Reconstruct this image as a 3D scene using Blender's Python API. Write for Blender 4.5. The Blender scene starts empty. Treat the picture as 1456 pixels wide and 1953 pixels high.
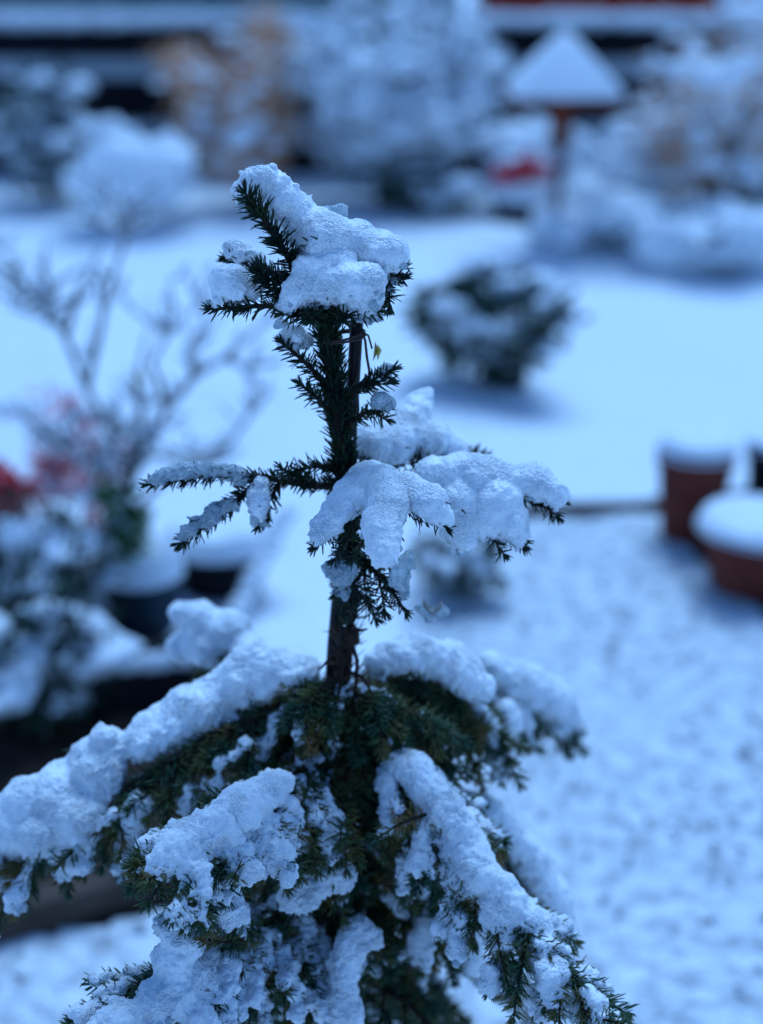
import bpy, bmesh, math, random
import numpy as np
from mathutils import Vector, Matrix

R = math.radians
random.seed(7)
rng = np.random.default_rng(7)
scene = bpy.context.scene
col = scene.collection

# ------------------------------------------------------------------ camera
PITCH = 22.0
CAM_H = 1.6
FPX = 2681.0            # focal length in pixels of the 1456 x 1953 photograph
cd = bpy.data.cameras.new('camera')
cam = bpy.data.objects.new('camera', cd); col.objects.link(cam)
cam.location = (0, 0, CAM_H)
cam.rotation_euler = (R(90 - PITCH), 0, 0)
cd.sensor_fit = 'VERTICAL'; cd.sensor_height = 36.0
cd.lens = 36.0 * FPX / 1953.0
cd.clip_start = 0.05; cd.clip_end = 500
cd.dof.use_dof = True
cd.dof.focus_distance = 1.235
cd.dof.aperture_fstop = 1.9
cd.dof.aperture_blades = 0
scene.camera = cam

# ------------------------------------------------------------------ sky, sun, exposure
SUN_EL, SUN_AZ = 58.0, 15.0     # high behind the tree, a little to the right
w = bpy.data.worlds.new('World'); scene.world = w; w.use_nodes = True
nt = w.node_tree
sky = nt.nodes.new('ShaderNodeTexSky'); sky.sky_type = 'NISHITA'; sky.sun_disc = False
sky.sun_elevation = R(SUN_EL); sky.sun_rotation = R(SUN_AZ)
sky.altitude = 100; sky.air_density = 1.0; sky.dust_density = 0.0; sky.ozone_density = 8.0
bg = nt.nodes['Background']; bg.inputs['Strength'].default_value = 0.08
nt.links.new(sky.outputs['Color'], bg.inputs['Color'])
sd = bpy.data.lights.new('sun', 'SUN'); sd.energy = 1.45; sd.angle = R(35); sd.color = (0.62, 0.85, 1.0)
sun = bpy.data.objects.new('sun', sd); col.objects.link(sun)
_d = Vector((math.sin(R(SUN_AZ)) * math.cos(R(SUN_EL)), math.cos(R(SUN_AZ)) * math.cos(R(SUN_EL)), math.sin(R(SUN_EL))))
sun.rotation_euler = _d.to_track_quat('Z', 'Y').to_euler()
sun.location = (3, 8, 6)
vs = scene.view_settings
vs.view_transform = 'Standard'; vs.look = 'None'; vs.gamma = 1.0; vs.use_curve_mapping = False
vs.exposure = 0.78
vs.use_white_balance = True; vs.white_balance_temperature = 5120; vs.white_balance_tint = 10    # camera set for warmer light: dusk reads blue
scene.cycles.use_denoising = True
scene.cycles.max_bounces = 8
scene.cycles.transparent_max_bounces = 8

# ------------------------------------------------------------------ helpers
_cp, _sp = math.cos(R(PITCH)), math.sin(R(PITCH))
def ray(px, py):
    u = (px - 728.0) / FPX; v = (976.5 - py) / FPX
    return Vector((u, _cp + v * _sp, -_sp + v * _cp))
def at(px, py, Y):
    r = ray(px, py); k = Y / r.y
    return Vector((r.x * k, Y, CAM_H + r.z * k))
def gnd(px, py, z=0.0):
    r = ray(px, py); k = (z - CAM_H) / r.z
    return Vector((r.x * k, r.y * k, z))
TREE_Y = 1.24
def T(p):                       # (px, py, depth offset) -> world, on the tree
    return at(p[0], p[1], TREE_Y + (p[2] if len(p) > 2 else 0.0))
def mpp(P):                     # metres per photograph pixel at P
    return (P.y * _cp - (P.z - CAM_H) * _sp) / FPX

def mesh_np(name, V, F):
    V = np.asarray(V, dtype=np.float32).reshape(-1, 3)
    me = bpy.data.meshes.new(name)
    if isinstance(F, list):
        Fs = [np.asarray(f, dtype=np.int32) for f in F if len(f)]
    else:
        Fs = [np.asarray(F, dtype=np.int32)]
    nl = sum(f.size for f in Fs); nf = sum(len(f) for f in Fs)
    me.vertices.add(len(V)); me.vertices.foreach_set('co', V.ravel())
    me.loops.add(nl); me.polygons.add(nf)
    me.loops.foreach_set('vertex_index', np.concatenate([f.ravel() for f in Fs]))
    st = []; c = 0
    for f in Fs:
        k = f.shape[1]; st.append(c + np.arange(len(f)) * k); c += f.size
    me.polygons.foreach_set('loop_start', np.concatenate(st).astype(np.int32))
    me.update(calc_edges=True); me.validate()
    return me
def smooth(me, on=True):
    me.polygons.foreach_set('use_smooth', np.full(len(me.polygons), on)); me.update()
def obj(name, me, mat=None, parent=None, stuff=False, sm=True):
    if mat is not None and not me.materials: me.materials.append(mat)
    if sm: smooth(me)
    o = bpy.data.objects.new(name, me); col.objects.link(o)
    if parent is not None: o.parent = parent; o.matrix_parent_inverse = parent.matrix_world.inverted() if parent.type != 'EMPTY' else Matrix.Translation(-parent.location) if parent.rotation_euler[2] == 0 else (Matrix.Translation(parent.location) @ parent.rotation_euler.to_matrix().to_4x4()).inverted()
    if stuff: o['kind'] = 'stuff'
    return o
def thing(name, label, cat, loc, group=None):
    o = bpy.data.objects.new(name, None); col.objects.link(o)
    o.location = loc; o.empty_display_size = 0.05
    return tag(o, label, cat, group)
def tag(o, label, cat, group=None):
    o['label'] = label; o['category'] = cat
    if group: o['group'] = group
    return o
def struct(o): o['kind'] = 'structure'; return o

class MB:                       # plain mesh builder
    def __init__(s): s.v = []; s.q = []; s.t = []; s.n = 0
    def add(s, V, Q=(), Tt=()):
        V = np.asarray(V, float).reshape(-1, 3)
        if len(Q): s.q.append(np.asarray(Q, int) + s.n)
        if len(Tt): s.t.append(np.asarray(Tt, int) + s.n)
        s.v.append(V); s.n += len(V)
    def mesh(s, name):
        F = []
        if s.q: F.append(np.concatenate(s.q))
        if s.t: F.append(np.concatenate(s.t))
        return mesh_np(name, np.concatenate(s.v), F)
    def tube(s, P, rad, n=7, cap=True):
        P = [Vector(p) for p in P]; m = len(P)
        if not hasattr(rad, '__len__'): rad = [rad] * m
        V = []; Q = []; ref = Vector((0.31, 0.87, 0.38))
        for i in range(m):
            t = (P[min(i + 1, m - 1)] - P[max(i - 1, 0)]).normalized()
            a = t.cross(ref)
            if a.length < 1e-4: a = t.cross(Vector((1, 0, 0)))
            a.normalize(); b = t.cross(a)
            for k in range(n):
                th = 2 * math.pi * k / n
                V.append(P[i] + (a * math.cos(th) + b * math.sin(th)) * rad[i])
        for i in range(m - 1):
            for k in range(n):
                Q.append((i * n + k, i * n + (k + 1) % n, (i + 1) * n + (k + 1) % n, (i + 1) * n + k))
        Tt = []
        if cap:
            V.append(P[0]); V.append(P[-1]); c0 = m * n
            for k in range(n):
                Tt.append((c0, (k + 1) % n, k)); Tt.append((c0 + 1, (m - 1) * n + k, (m - 1) * n + (k + 1) % n))
        s.add([tuple(v) for v in V], Q, Tt)
    def box(s, c, size, rz=0.0):
        x, y, z = [k / 2 for k in size]
        V = np.array([(sx * x, sy * y, sz * z) for sz in (-1, 1) for sy in (-1, 1) for sx in (-1, 1)])
        ca, sa = math.cos(rz), math.sin(rz)
        V = np.stack([V[:, 0] * ca - V[:, 1] * sa, V[:, 0] * sa + V[:, 1] * ca, V[:, 2]], 1) + np.array(c)
        s.add(V, [(0, 2, 3, 1), (4, 5, 7, 6), (0, 1, 5, 4), (2, 6, 7, 3), (0, 4, 6, 2), (1, 3, 7, 5)])
    def lathe(s, prof, c=(0, 0, 0), n=32):
        V = []; Q = []
        for (r, z) in prof:
            for k in range(n):
                th = 2 * math.pi * k / n
                V.append((c[0] + r * math.cos(th), c[1] + r * math.sin(th), c[2] + z))
        for i in range(len(prof) - 1):
            for k in range(n):
                Q.append((i * n + k, i * n + (k + 1) % n, (i + 1) * n + (k + 1) % n, (i + 1) * n + k))
        s.add(V, Q)
def bevel(o, wd=0.004, seg=2):
    m = o.modifiers.new('bevel', 'BEVEL'); m.width = wd; m.segments = seg; m.limit_method = 'ANGLE'
    return o
def bxobj(name, c, size, mat, parent=None, rz=0.0, bev=0.005):
    b = MB(); b.box(c, size, rz); o = obj(name, b.mesh(name), mat, parent, sm=False)
    if bev: bevel(o, bev)
    return o

_H = rng.random((64, 64, 64))
def vnoise(P, f, off=0.0):      # smooth lattice noise, -1..1
    p = P * f + off + 1000.0
    i = np.floor(p).astype(int); u = p - i; u = u * u * (3 - 2 * u)
    x, y, z = i[:, 0] & 63, i[:, 1] & 63, i[:, 2] & 63
    x1, y1, z1 = (x + 1) & 63, (y + 1) & 63, (z + 1) & 63
    def L(a, b, t): return a + (b - a) * t
    c = L(L(L(_H[x, y, z], _H[x1, y, z], u[:, 0]), L(_H[x, y1, z], _H[x1, y1, z], u[:, 0]), u[:, 1]),
          L(L(_H[x, y, z1], _H[x1, y, z1], u[:, 0]), L(_H[x, y1, z1], _H[x1, y1, z1], u[:, 0]), u[:, 1]), u[:, 2])
    return c * 2 - 1

def _ico(sub):
    bm = bmesh.new(); bmesh.ops.create_icosphere(bm, subdivisions=sub, radius=1.0)
    V = np.array([v.co[:] for v in bm.verts]); F = np.array([[v.index for v in f.verts] for f in bm.faces])
    bm.free(); return V, F
ICO1, ICO2 = _ico(1), _ico(2)
def blobs_mesh(name, C, S, ico=ICO1, jit=0.0):
    C = np.asarray(C, float); S = np.asarray(S, float)
    if S.ndim == 1: S = np.repeat(S[:, None], 3, 1)
    V0, F0 = ico; n = len(C)
    V = V0[None] * S[:, None, :]
    if jit: V = V * (1 + jit * rng.normal(size=(n, len(V0), 1)))
    V = V + C[:, None, :]
    F = F0[None] + (np.arange(n) * len(V0))[:, None, None]
    return mesh_np(name, V.reshape(-1, 3), F.reshape(-1, 3))

# ------------------------------------------------------------------ materials
def mat(name, colr, rough=0.6, **kw):
    m = bpy.data.materials.new(name); m.use_nodes = True
    b = m.node_tree.nodes['Principled BSDF']
    b.inputs['Base Color'].default_value = (*colr, 1); b.inputs['Roughness'].default_value = rough
    for k, v in kw.items(): b.inputs[k].default_value = v
    return m
def N(m, t, **kw):
    n = m.node_tree.nodes.new(t)
    for k, v in kw.items():
        if k in n.inputs: n.inputs[k].default_value = v
        else: setattr(n, k, v)
    return n
def coords(m): return N(m, 'ShaderNodeTexCoord').outputs['Object']
def noise_col(m, stops, scale=20, detail=4, vec=None, rough_rng=None):
    L = m.node_tree.links; b = m.node_tree.nodes['Principled BSDF']
    nz = N(m, 'ShaderNodeTexNoise'); nz.inputs['Scale'].default_value = scale; nz.inputs['Detail'].default_value = detail
    L.new(vec or coords(m), nz.inputs['Vector'])
    r = N(m, 'ShaderNodeValToRGB'); e = r.color_ramp.elements
    while len(e) < len(stops): e.new(0.5)
    for el, (p, c) in zip(e, stops): el.position = p; el.color = (*c, 1)
    L.new(nz.outputs['Fac'], r.inputs['Fac']); L.new(r.outputs['Color'], b.inputs['Base Color'])
    return nz
def add_bump(m, scale, strength, dist=0.001, kind='noise', chain=None, detail=3, patch=0):
    L = m.node_tree.links; b = m.node_tree.nodes['Principled BSDF']
    if kind == 'noise':
        t = N(m, 'ShaderNodeTexNoise'); t.inputs['Scale'].default_value = scale; t.inputs['Detail'].default_value = detail; out = t.outputs['Fac']
    else:
        t = N(m, 'ShaderNodeTexVoronoi'); t.inputs['Scale'].default_value = scale; out = t.outputs['Distance']
    L.new(coords(m), t.inputs['Vector'])
    bp = N(m, 'ShaderNodeBump'); bp.inputs['Strength'].default_value = strength
    if patch:
        pn = N(m, 'ShaderNodeTexNoise'); pn.inputs['Scale'].default_value = patch; pn.inputs['Detail'].default_value = 2; L.new(coords(m), pn.inputs['Vector'])
        mr = N(m, 'ShaderNodeMapRange'); mr.inputs['From Min'].default_value = .38; mr.inputs['From Max'].default_value = .62; mr.inputs['To Min'].default_value = strength * .12; mr.inputs['To Max'].default_value = strength
        L.new(pn.outputs['Fac'], mr.inputs['Value']); L.new(mr.outputs['Result'], bp.inputs['Strength'])
    bp.inputs['Distance'].default_value = dist  # bp.inputs['Distance'].default_value = dist
    L.new(out, bp.inputs['Height'])
    if chain: L.new(chain.outputs['Normal'], bp.inputs['Normal'])
    L.new(bp.outputs['Normal'], b.inputs['Normal'])
    return bp

M = {}
# grains of melting snow
m = M['snow'] = mat('snow_grains', (0.84, 0.87, 0.91), 0.42)
b = m.node_tree.nodes['Principled BSDF']
b.inputs['Subsurface Weight'].default_value = 0.2; b.inputs['Subsurface Radius'].default_value = (0.6, 0.8, 1.0); b.inputs['Subsurface Scale'].default_value = 0.004
b.inputs['Specular IOR Level'].default_value = 0.6
noise_col(m, [(0.28, (0.64, 0.70, 0.76)), (0.44, (0.82, 0.85, 0.89)), (0.7, (0.90, 0.92, 0.94))], 420, 4)
c1 = add_bump(m, 480, 1.0, 0.0024, 'voronoi', patch=28); add_bump(m, 1100, 0.75, 0.0009, 'noise', c1, patch=45)
# wet, half clear snow
m = M['ice'] = mat('icy_snow', (0.70, 0.80, 0.86), 0.22, **{'Transmission Weight': 0.45, 'IOR': 1.31})
noise_col(m, [(0.3, (0.42, 0.55, 0.62)), (0.68, (0.84, 0.88, 0.92))], 190, 4)
c1 = add_bump(m, 420, 0.8, 0.0014, 'voronoi'); add_bump(m, 1200, 0.5, 0.0006, 'noise', c1)
m = M['water'] = mat('water_drop', (1, 1, 1), 0.02, **{'Transmission Weight': 1.0, 'IOR': 1.33})
# far snow, seen out of focus
m = M['snowfar'] = mat('snow_soft', (0.84, 0.87, 0.91), 0.6)
noise_col(m, [(0.3, (0.76, 0.80, 0.86)), (0.7, (0.87, 0.89, 0.92))], 18, 5); add_bump(m, 60, 0.4, 0.01)
m = M['needle'] = mat('needle_green', (0.02, 0.045, 0.03), 0.38)
noise_col(m, [(0.3, (0.007, 0.017, 0.014)), (0.52, (0.014, 0.032, 0.018)), (0.75, (0.036, 0.046, 0.016))], 30, 3); m.node_tree.nodes['Principled BSDF'].inputs['Specular IOR Level'].default_value = .18
m = M['needle_low'] = mat('needle_olive', (0.03, 0.055, 0.03), 0.4)
noise_col(m, [(0.28, (0.014, 0.052, 0.040)), (0.46, (0.038, 0.082, 0.038)), (0.58, (0.105, 0.115, 0.036)), (0.72, (0.22, 0.14, 0.045))], 26, 4); m.node_tree.nodes['Principled BSDF'].inputs['Specular IOR Level'].default_value = .22
m = M['needle_old'] = mat('needle_brown', (0.09, 0.055, 0.025), 0.6)
noise_col(m, [(0.3, (0.05, 0.05, 0.02)), (0.7, (0.13, 0.065, 0.03))], 60, 3)
m = M['bark'] = mat('bark', (0.05, 0.035, 0.025), 0.8)
noise_col(m, [(0.3, (0.006, 0.004, 0.004)), (0.7, (0.036, 0.022, 0.014))], 120, 6); m.node_tree.nodes['Principled BSDF'].inputs['Specular IOR Level'].default_value = .2; add_bump(m, 180, 0.8, 0.003)
m = M['twig'] = mat('twig_bark', (0.06, 0.04, 0.025), 0.7); noise_col(m, [(0.3, (0.009, 0.006, 0.004)), (0.7, (0.03, 0.019, 0.011))], 200, 3); m.node_tree.nodes['Principled BSDF'].inputs['Specular IOR Level'].default_value = .2
m = M['stake'] = mat('stake', (0.02, 0.014, 0.016), 0.45); noise_col(m, [(0.3, (0.006, 0.004, 0.006)), (0.7, (0.018, 0.011, 0.012))], 90, 4); m.node_tree.nodes['Principled BSDF'].inputs['Specular IOR Level'].default_value = .2
m = M['twine'] = mat('twine', (0.045, 0.026, 0.02), 0.8); add_bump(m, 900, 0.8, 0.001)
M['leaf_yellow'] = mat('leaf_yellow', (0.38, 0.30, 0.03), 0.5)
M['leaf_pale'] = mat('leaf_pale', (0.34, 0.31, 0.28), 0.6)
M['leaf_dead'] = mat('leaf_dead', (0.035, 0.012, 0.010), 0.7)
m = M['shrubtwig'] = mat('shrub_twig', (0.055, 0.045, 0.05), 0.7); noise_col(m, [(0.3, (0.03, 0.025, 0.03)), (0.7, (0.09, 0.07, 0.065))], 40, 4)
def leafmat(n, a, c, s=12):
    m = M[n] = mat(n, a, 0.5); noise_col(m, [(0.3, a), (0.7, c)], s, 3)
leafmat('evergreen', (0.012, 0.035, 0.028), (0.035, 0.075, 0.04))
leafmat('bluegreen', (0.015, 0.045, 0.050), (0.05, 0.10, 0.095))
leafmat('copper', (0.66, 0.32, 0.18), (0.84, 0.52, 0.26))
leafmat('fresh', (0.03, 0.10, 0.02), (0.08, 0.20, 0.04))
leafmat('redleaf', (0.55, 0.008, 0.03), (0.80, 0.03, 0.07))
leafmat('yellowish', (0.16, 0.13, 0.03), (0.34, 0.22, 0.05))
def potmat(n, a, c, rough=0.6, s=14):
    m = M[n] = mat(n, a, rough, **{'Specular IOR Level': .15}); noise_col(m, [(0.3, a), (0.7, c)], s, 5); add_bump(m, 90, 0.3, 0.002)
potmat('terracotta', (0.10, 0.024, 0.016), (0.16, 0.040, 0.026), 0.75)
potmat('blackpot', (0.004, 0.004, 0.007), (0.010, 0.010, 0.014), 0.55)
potmat('greypot', (0.018, 0.030, 0.045), (0.03, 0.05, 0.07), 0.55)
potmat('soil', (0.020, 0.013, 0.009), (0.055, 0.038, 0.026), 0.9, 30)
potmat('timber', (0.050, 0.036, 0.030), (0.105, 0.075, 0.058), 0.8, 10)
potmat('fence_dark', (0.0025, 0.0025, 0.006), (0.005, 0.005, 0.010), 0.8)
potmat('fence_grey', (0.30, 0.32, 0.35), (0.38, 0.40, 0.43), 0.7, 6)
potmat('redwood', (0.30, 0.035, 0.022), (0.42, 0.06, 0.035), 0.7, 6)
potmat('render', (0.20, 0.25, 0.26), (0.28, 0.33, 0.33), 0.8, 4)
potmat('feeder_wood', (0.15, 0.035, 0.018), (0.24, 0.06, 0.03), 0.65, 8)
potmat('teal', (0.015, 0.06, 0.085), (0.025, 0.085, 0.11), 0.45, 5)
potmat('stone', (0.26, 0.26, 0.28), (0.5, 0.5, 0.52), 0.8, 9)
# gravel under a thin, patchy dusting
m = M['path'] = mat('dusted_gravel', (0.5, 0.5, 0.5), 0.7)
noise_col(m, [(0.34, (0.42, 0.43, 0.46)), (0.47, (0.68, 0.71, 0.75)), (0.60, (0.84, 0.87, 0.91))], 21, 7)
c1 = add_bump(m, 25, 0.6, 0.03, detail=5); add_bump(m, 110, 0.6, 0.01, 'voronoi', c1)

# ------------------------------------------------------------------ the setting
# ground: one snow sheet out to the horizon, finer near the camera
xs = np.unique(np.concatenate([np.linspace(-150, -8, 24), np.linspace(-8, 8, 170), np.linspace(8, 150, 24)]))
ys = np.unique(np.concatenate([np.linspace(-60, 0, 16), np.linspace(0, 14, 160), np.linspace(14, 220, 34)]))
GX, GY = np.meshgrid(xs, ys)
P = np.stack([GX.ravel(), GY.ravel(), np.zeros(GX.size)], 1)
near = np.clip((P[:, 1] - 1.9) / 1.5, 0, 1) * np.clip((14 - np.abs(P[:, 1])) / 3, 0, 1)
z = (vnoise(P, 1.1) * 0.045 + vnoise(P, 3.1, 9) * 0.020 + vnoise(P, 9, 4) * 0.005 + 0.012) * near
z = z + np.clip((P[:, 1] - 15) / 30, 0, 1) * vnoise(P, 0.05, 3) * 0.6
def inpoly(px, py, poly):
    ins = np.zeros(len(px), bool); n = len(poly)
    for i in range(n):
        x1, y1 = poly[i]; x2, y2 = poly[(i + 1) % n]
        if y1 == y2: continue
        c = ((y1 > py) != (y2 > py)) & (px < (x2 - x1) * (py - y1) / (y2 - y1) + x1)
        ins ^= c
    return ins
def poly_px(pts): return [tuple(gnd(a, b).xy) for a, b in pts]
PATH = poly_px([(800, 985), (1010, 975), (1262, 978), (1330, 1060), (1480, 1180)])
PATH = PATH + [(3.2, 2.7), (3.2, -6), (-4, -6), (-4, 1.9)] + poly_px([(0, 1790), (300, 1730), (760, 1565), (770, 1250)])
BED = poly_px([(-260, 1850), (0, 1785), (300, 1725), (760, 1560), (760, 1400), (480, 1330), (330, 1230), (200, 1120), (-500, 1100)])
BED2 = poly_px([(1230, 955), (1264, 985), (1330, 1062), (1490, 1190), (1700, 1190), (1700, 930), (1460, 930)])
def dip(poly, amt):
    global z
    cx = np.mean([p[0] for p in poly]); cy = np.mean([p[1] for p in poly])
    big = [(cx + (x - cx) * 1.02, cy + (y - cy) * 1.02) for x, y in poly]
    z = np.where(inpoly(P[:, 0], P[:, 1], big), -amt, z)
dip(PATH, 0.03); dip(BED, 0.03); dip(BED2, 0.03)
P[:, 2] = z
ny, nx = GX.shape
idx = np.arange(ny * nx).reshape(ny, nx)
F = np.stack([idx[:-1, :-1], idx[:-1, 1:], idx[1:, 1:], idx[1:, :-1]], -1).reshape(-1, 4)
struct(obj('ground', mesh_np('ground', P, F), M['snowfar']))

def sheet(name, poly, z0, material, res=0.035, amp=0.006, freq=12, xr=None):
    x0, x1 = min(p[0] for p in poly), max(p[0] for p in poly); y0, y1 = min(p[1] for p in poly), max(p[1] for p in poly)
    gx = np.arange(x0, x1 + res, res); gy = np.arange(y0, y1 + res, res)
    X, Y = np.meshgrid(gx, gy); Pp = np.stack([X.ravel(), Y.ravel(), np.zeros(X.size)], 1)
    Pp[:, 2] = z0 + vnoise(Pp, freq) * amp + vnoise(Pp, freq * 3, 5) * amp * 0.5
    n, k = X.shape; ii = np.arange(n * k).reshape(n, k)
    Q = np.stack([ii[:-1, :-1], ii[:-1, 1:], ii[1:, 1:], ii[1:, :-1]], -1).reshape(-1, 4)
    cen = Pp[Q].mean(1); keep = inpoly(cen[:, 0], cen[:, 1], poly)
    return struct(obj(name, mesh_np(name, Pp, Q[keep]), material))
sheet('path', PATH, -0.004, M['path'], 0.022, 0.012, 7)
sheet('soil_bed', BED, 0.004, M['soil'], 0.012, 0.015, 10)
sheet('soil_bed', BED2, 0.004, M['soil'], 0.012, 0.012, 10)
# loose stones showing through the dusting
n = 900
gp = np.stack([rng.uniform(-1.6, 2.4, n * 2), rng.uniform(1.4, 4.2, n * 2)], 1)
gp = gp[inpoly(gp[:, 0], gp[:, 1], PATH)][:n]; k = len(gp)
s = rng.uniform(0.004, 0.011, k)
g = obj('gravel', blobs_mesh('gravel', np.column_stack([gp, np.full(k, 0.004)]), np.column_stack([s * rng.uniform(.8, 1.4, k), s, s * 0.6]), ICO1, 0.08), M['stone'], stuff=True)
tag(g, 'loose grey gravel showing through the thin snow of the path', 'gravel')

# timber edging boards
def edging(a, b2, h, wd, label):
    a, b2 = Vector(a), Vector(b2); d = b2 - a; L = d.length; rz = math.atan2(d.y, d.x); c = (a + b2) / 2
    t = thing('bed_edging', label, 'edging', (c.x, c.y, 0))
    k = max(1, int(L / 0.9)); 
    for i in range(k):
        p = a + d * ((i + .5) / k)
        bxobj('board', (p.x, p.y, h / 2 - 0.02), (L / k - 0.006, wd, h + 0.04), M['timber'], t, rz, 0.006)
    return t
e0, e1 = gnd(-260, 1845), gnd(770, 1560)
edging(e0, e1, 0.05, 0.06, 'weathered brown timber edging in front of the dark soil bed')
e0, e1 = gnd(870, 978), gnd(1262, 972)
edging(e0, e1, 0.022, 0.05, 'low brown timber edging between snowy lawn and gravel path')

# fence at the back of the garden
FY = 10.6
ft = thing('fence', 'dark horizontal board fence with snow along its top, behind the shrubs', 'fence', (0, FY, 0))
for i in range(5):
    x0 = -6.0 + i * 2.4
    for (z0, z1, mt, dy) in ((0.02, 0.21, 'fence_dark', 0), (0.215, 0.395, 'fence_grey', 0.012), (0.40, 0.695, 'fence_dark', 0), (0.70, 0.835, 'fence_grey', 0.012), (0.84, 1.06, 'fence_dark', 0)):
        bxobj('board', (x0 + 1.2, FY + dy, (z0 + z1) / 2), (2.39, 0.022, z1 - z0), M[mt], ft, 0, 0.004)
    bxobj('coping', (x0 + 1.2, FY - 0.01, 1.075), (2.395, 0.12, 0.03), M['fence_grey'], ft, 0, 0.004)
for i in range(6):
    bxobj('post', (-6.0 + i * 2.4, FY + 0.08, 0.55), (0.09, 0.09, 1.14), M['fence_dark'], ft, 0, 0.006)

def lumpy_strip(name, a, b2, wd, h, parent, material=None):
    a, b2 = Vector(a), Vector(b2); d = b2 - a; L = d.length; k = max(3, int(L / (wd * 0.35)))
    C = []; S = []
    for i in range(k + 1):
        p = a + d * (i / k); hh = h * random.uniform(.75, 1.15)
        C.append((p.x, p.y + random.uniform(-.1, .1) * wd, p.z + hh * 0.15)); S.append((wd * 0.45, wd * random.uniform(.42, .52), hh))
    return obj(name, blobs_mesh(name, C, S, ICO2, 0.02), material or M['snowfar'], parent, stuff=True)
lumpy_strip('snow', (-6, FY - 0.01, 1.09), (6, FY - 0.01, 1.09), 0.14, 0.055, ft)

# buildings beyond the fence
bt = thing('shed', 'red painted timber shed standing beyond the dark fence', 'shed', (3.2, 13.2, 0))
for i in range(32):
    bxobj('plank', (0.98 + i * 0.15, 13.2 + (0.008 if i % 2 else 0), 1.25), (0.146, 0.03, 2.5), M['redwood'], bt, 0, 0.004)
bxobj('wall', (3.32, 14.4, 1.25), (4.7, 2.3, 2.48), M['redwood'], bt, 0, 0.01)
rb = MB()
rb.add([(0.7, 12.85, 2.45), (5.95, 12.85, 2.45), (5.95, 14.4, 3.3), (0.7, 14.4, 3.3), (0.7, 15.9, 2.45), (5.95, 15.9, 2.45), (0.7, 12.85, 2.53), (5.95, 12.85, 2.53), (5.95, 14.4, 3.40), (0.7, 14.4, 3.40), (0.7, 15.9, 2.53), (5.95, 15.9, 2.53)],
       [(0, 1, 2, 3), (3, 2, 5, 4), (6, 9, 8, 7), (9, 10, 11, 8), (0, 6, 7, 1), (4, 5, 11, 10), (0, 3, 9, 6), (3, 4, 10, 9), (1, 7, 8, 2), (2, 8, 11, 5)])
obj('roof', rb.mesh('roof'), M['snowfar'], bt, sm=False)
gt = thing('garage', 'pale grey green rendered garage wall beyond the dark fence', 'garage', (-3.5, 14, 0))
bxobj('wall', (-3.6, 14.6, 1.3), (8.6, 2.8, 2.6), M['render'], gt, 0, 0.01)
bxobj('roof', (-3.6, 14.6, 2.68), (8.9, 3.1, 0.14), M['snowfar'], gt, 0, 0.03)

# ------------------------------------------------------------------ shrubs and pots behind
def leaves_mesh(name, C, D, size, aspect=0.5):
    """bent two-quad leaves at points C, pointing along D"""
    C = np.asarray(C); D = np.asarray(D); n = len(C)
    D = D / (np.linalg.norm(D, axis=1, keepdims=True) + 1e-9)
    r = rng.normal(size=(n, 3)); S = np.cross(D, r); S /= (np.linalg.norm(S, axis=1, keepdims=True) + 1e-9); U = np.cross(S, D)
    L = (size * rng.uniform(0.7, 1.3, n))[:, None]; W = L * aspect * 0.5
    V = np.stack([C, C + D * L * .45 + S * W + U * L * .06, C + D * L * .45 - S * W + U * L * .06, C + D * L - U * L * .12, C + D * L * .45 - U * L * .03], 1)
    F = np.array([(0, 1, 4), (0, 4, 2), (1, 3, 4), (4, 3, 2)])
    F = F[None] + (np.arange(n) * 5)[:, None, None]
    return mesh_np(name, V.reshape(-1, 3), F.reshape(-1, 3))

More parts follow.
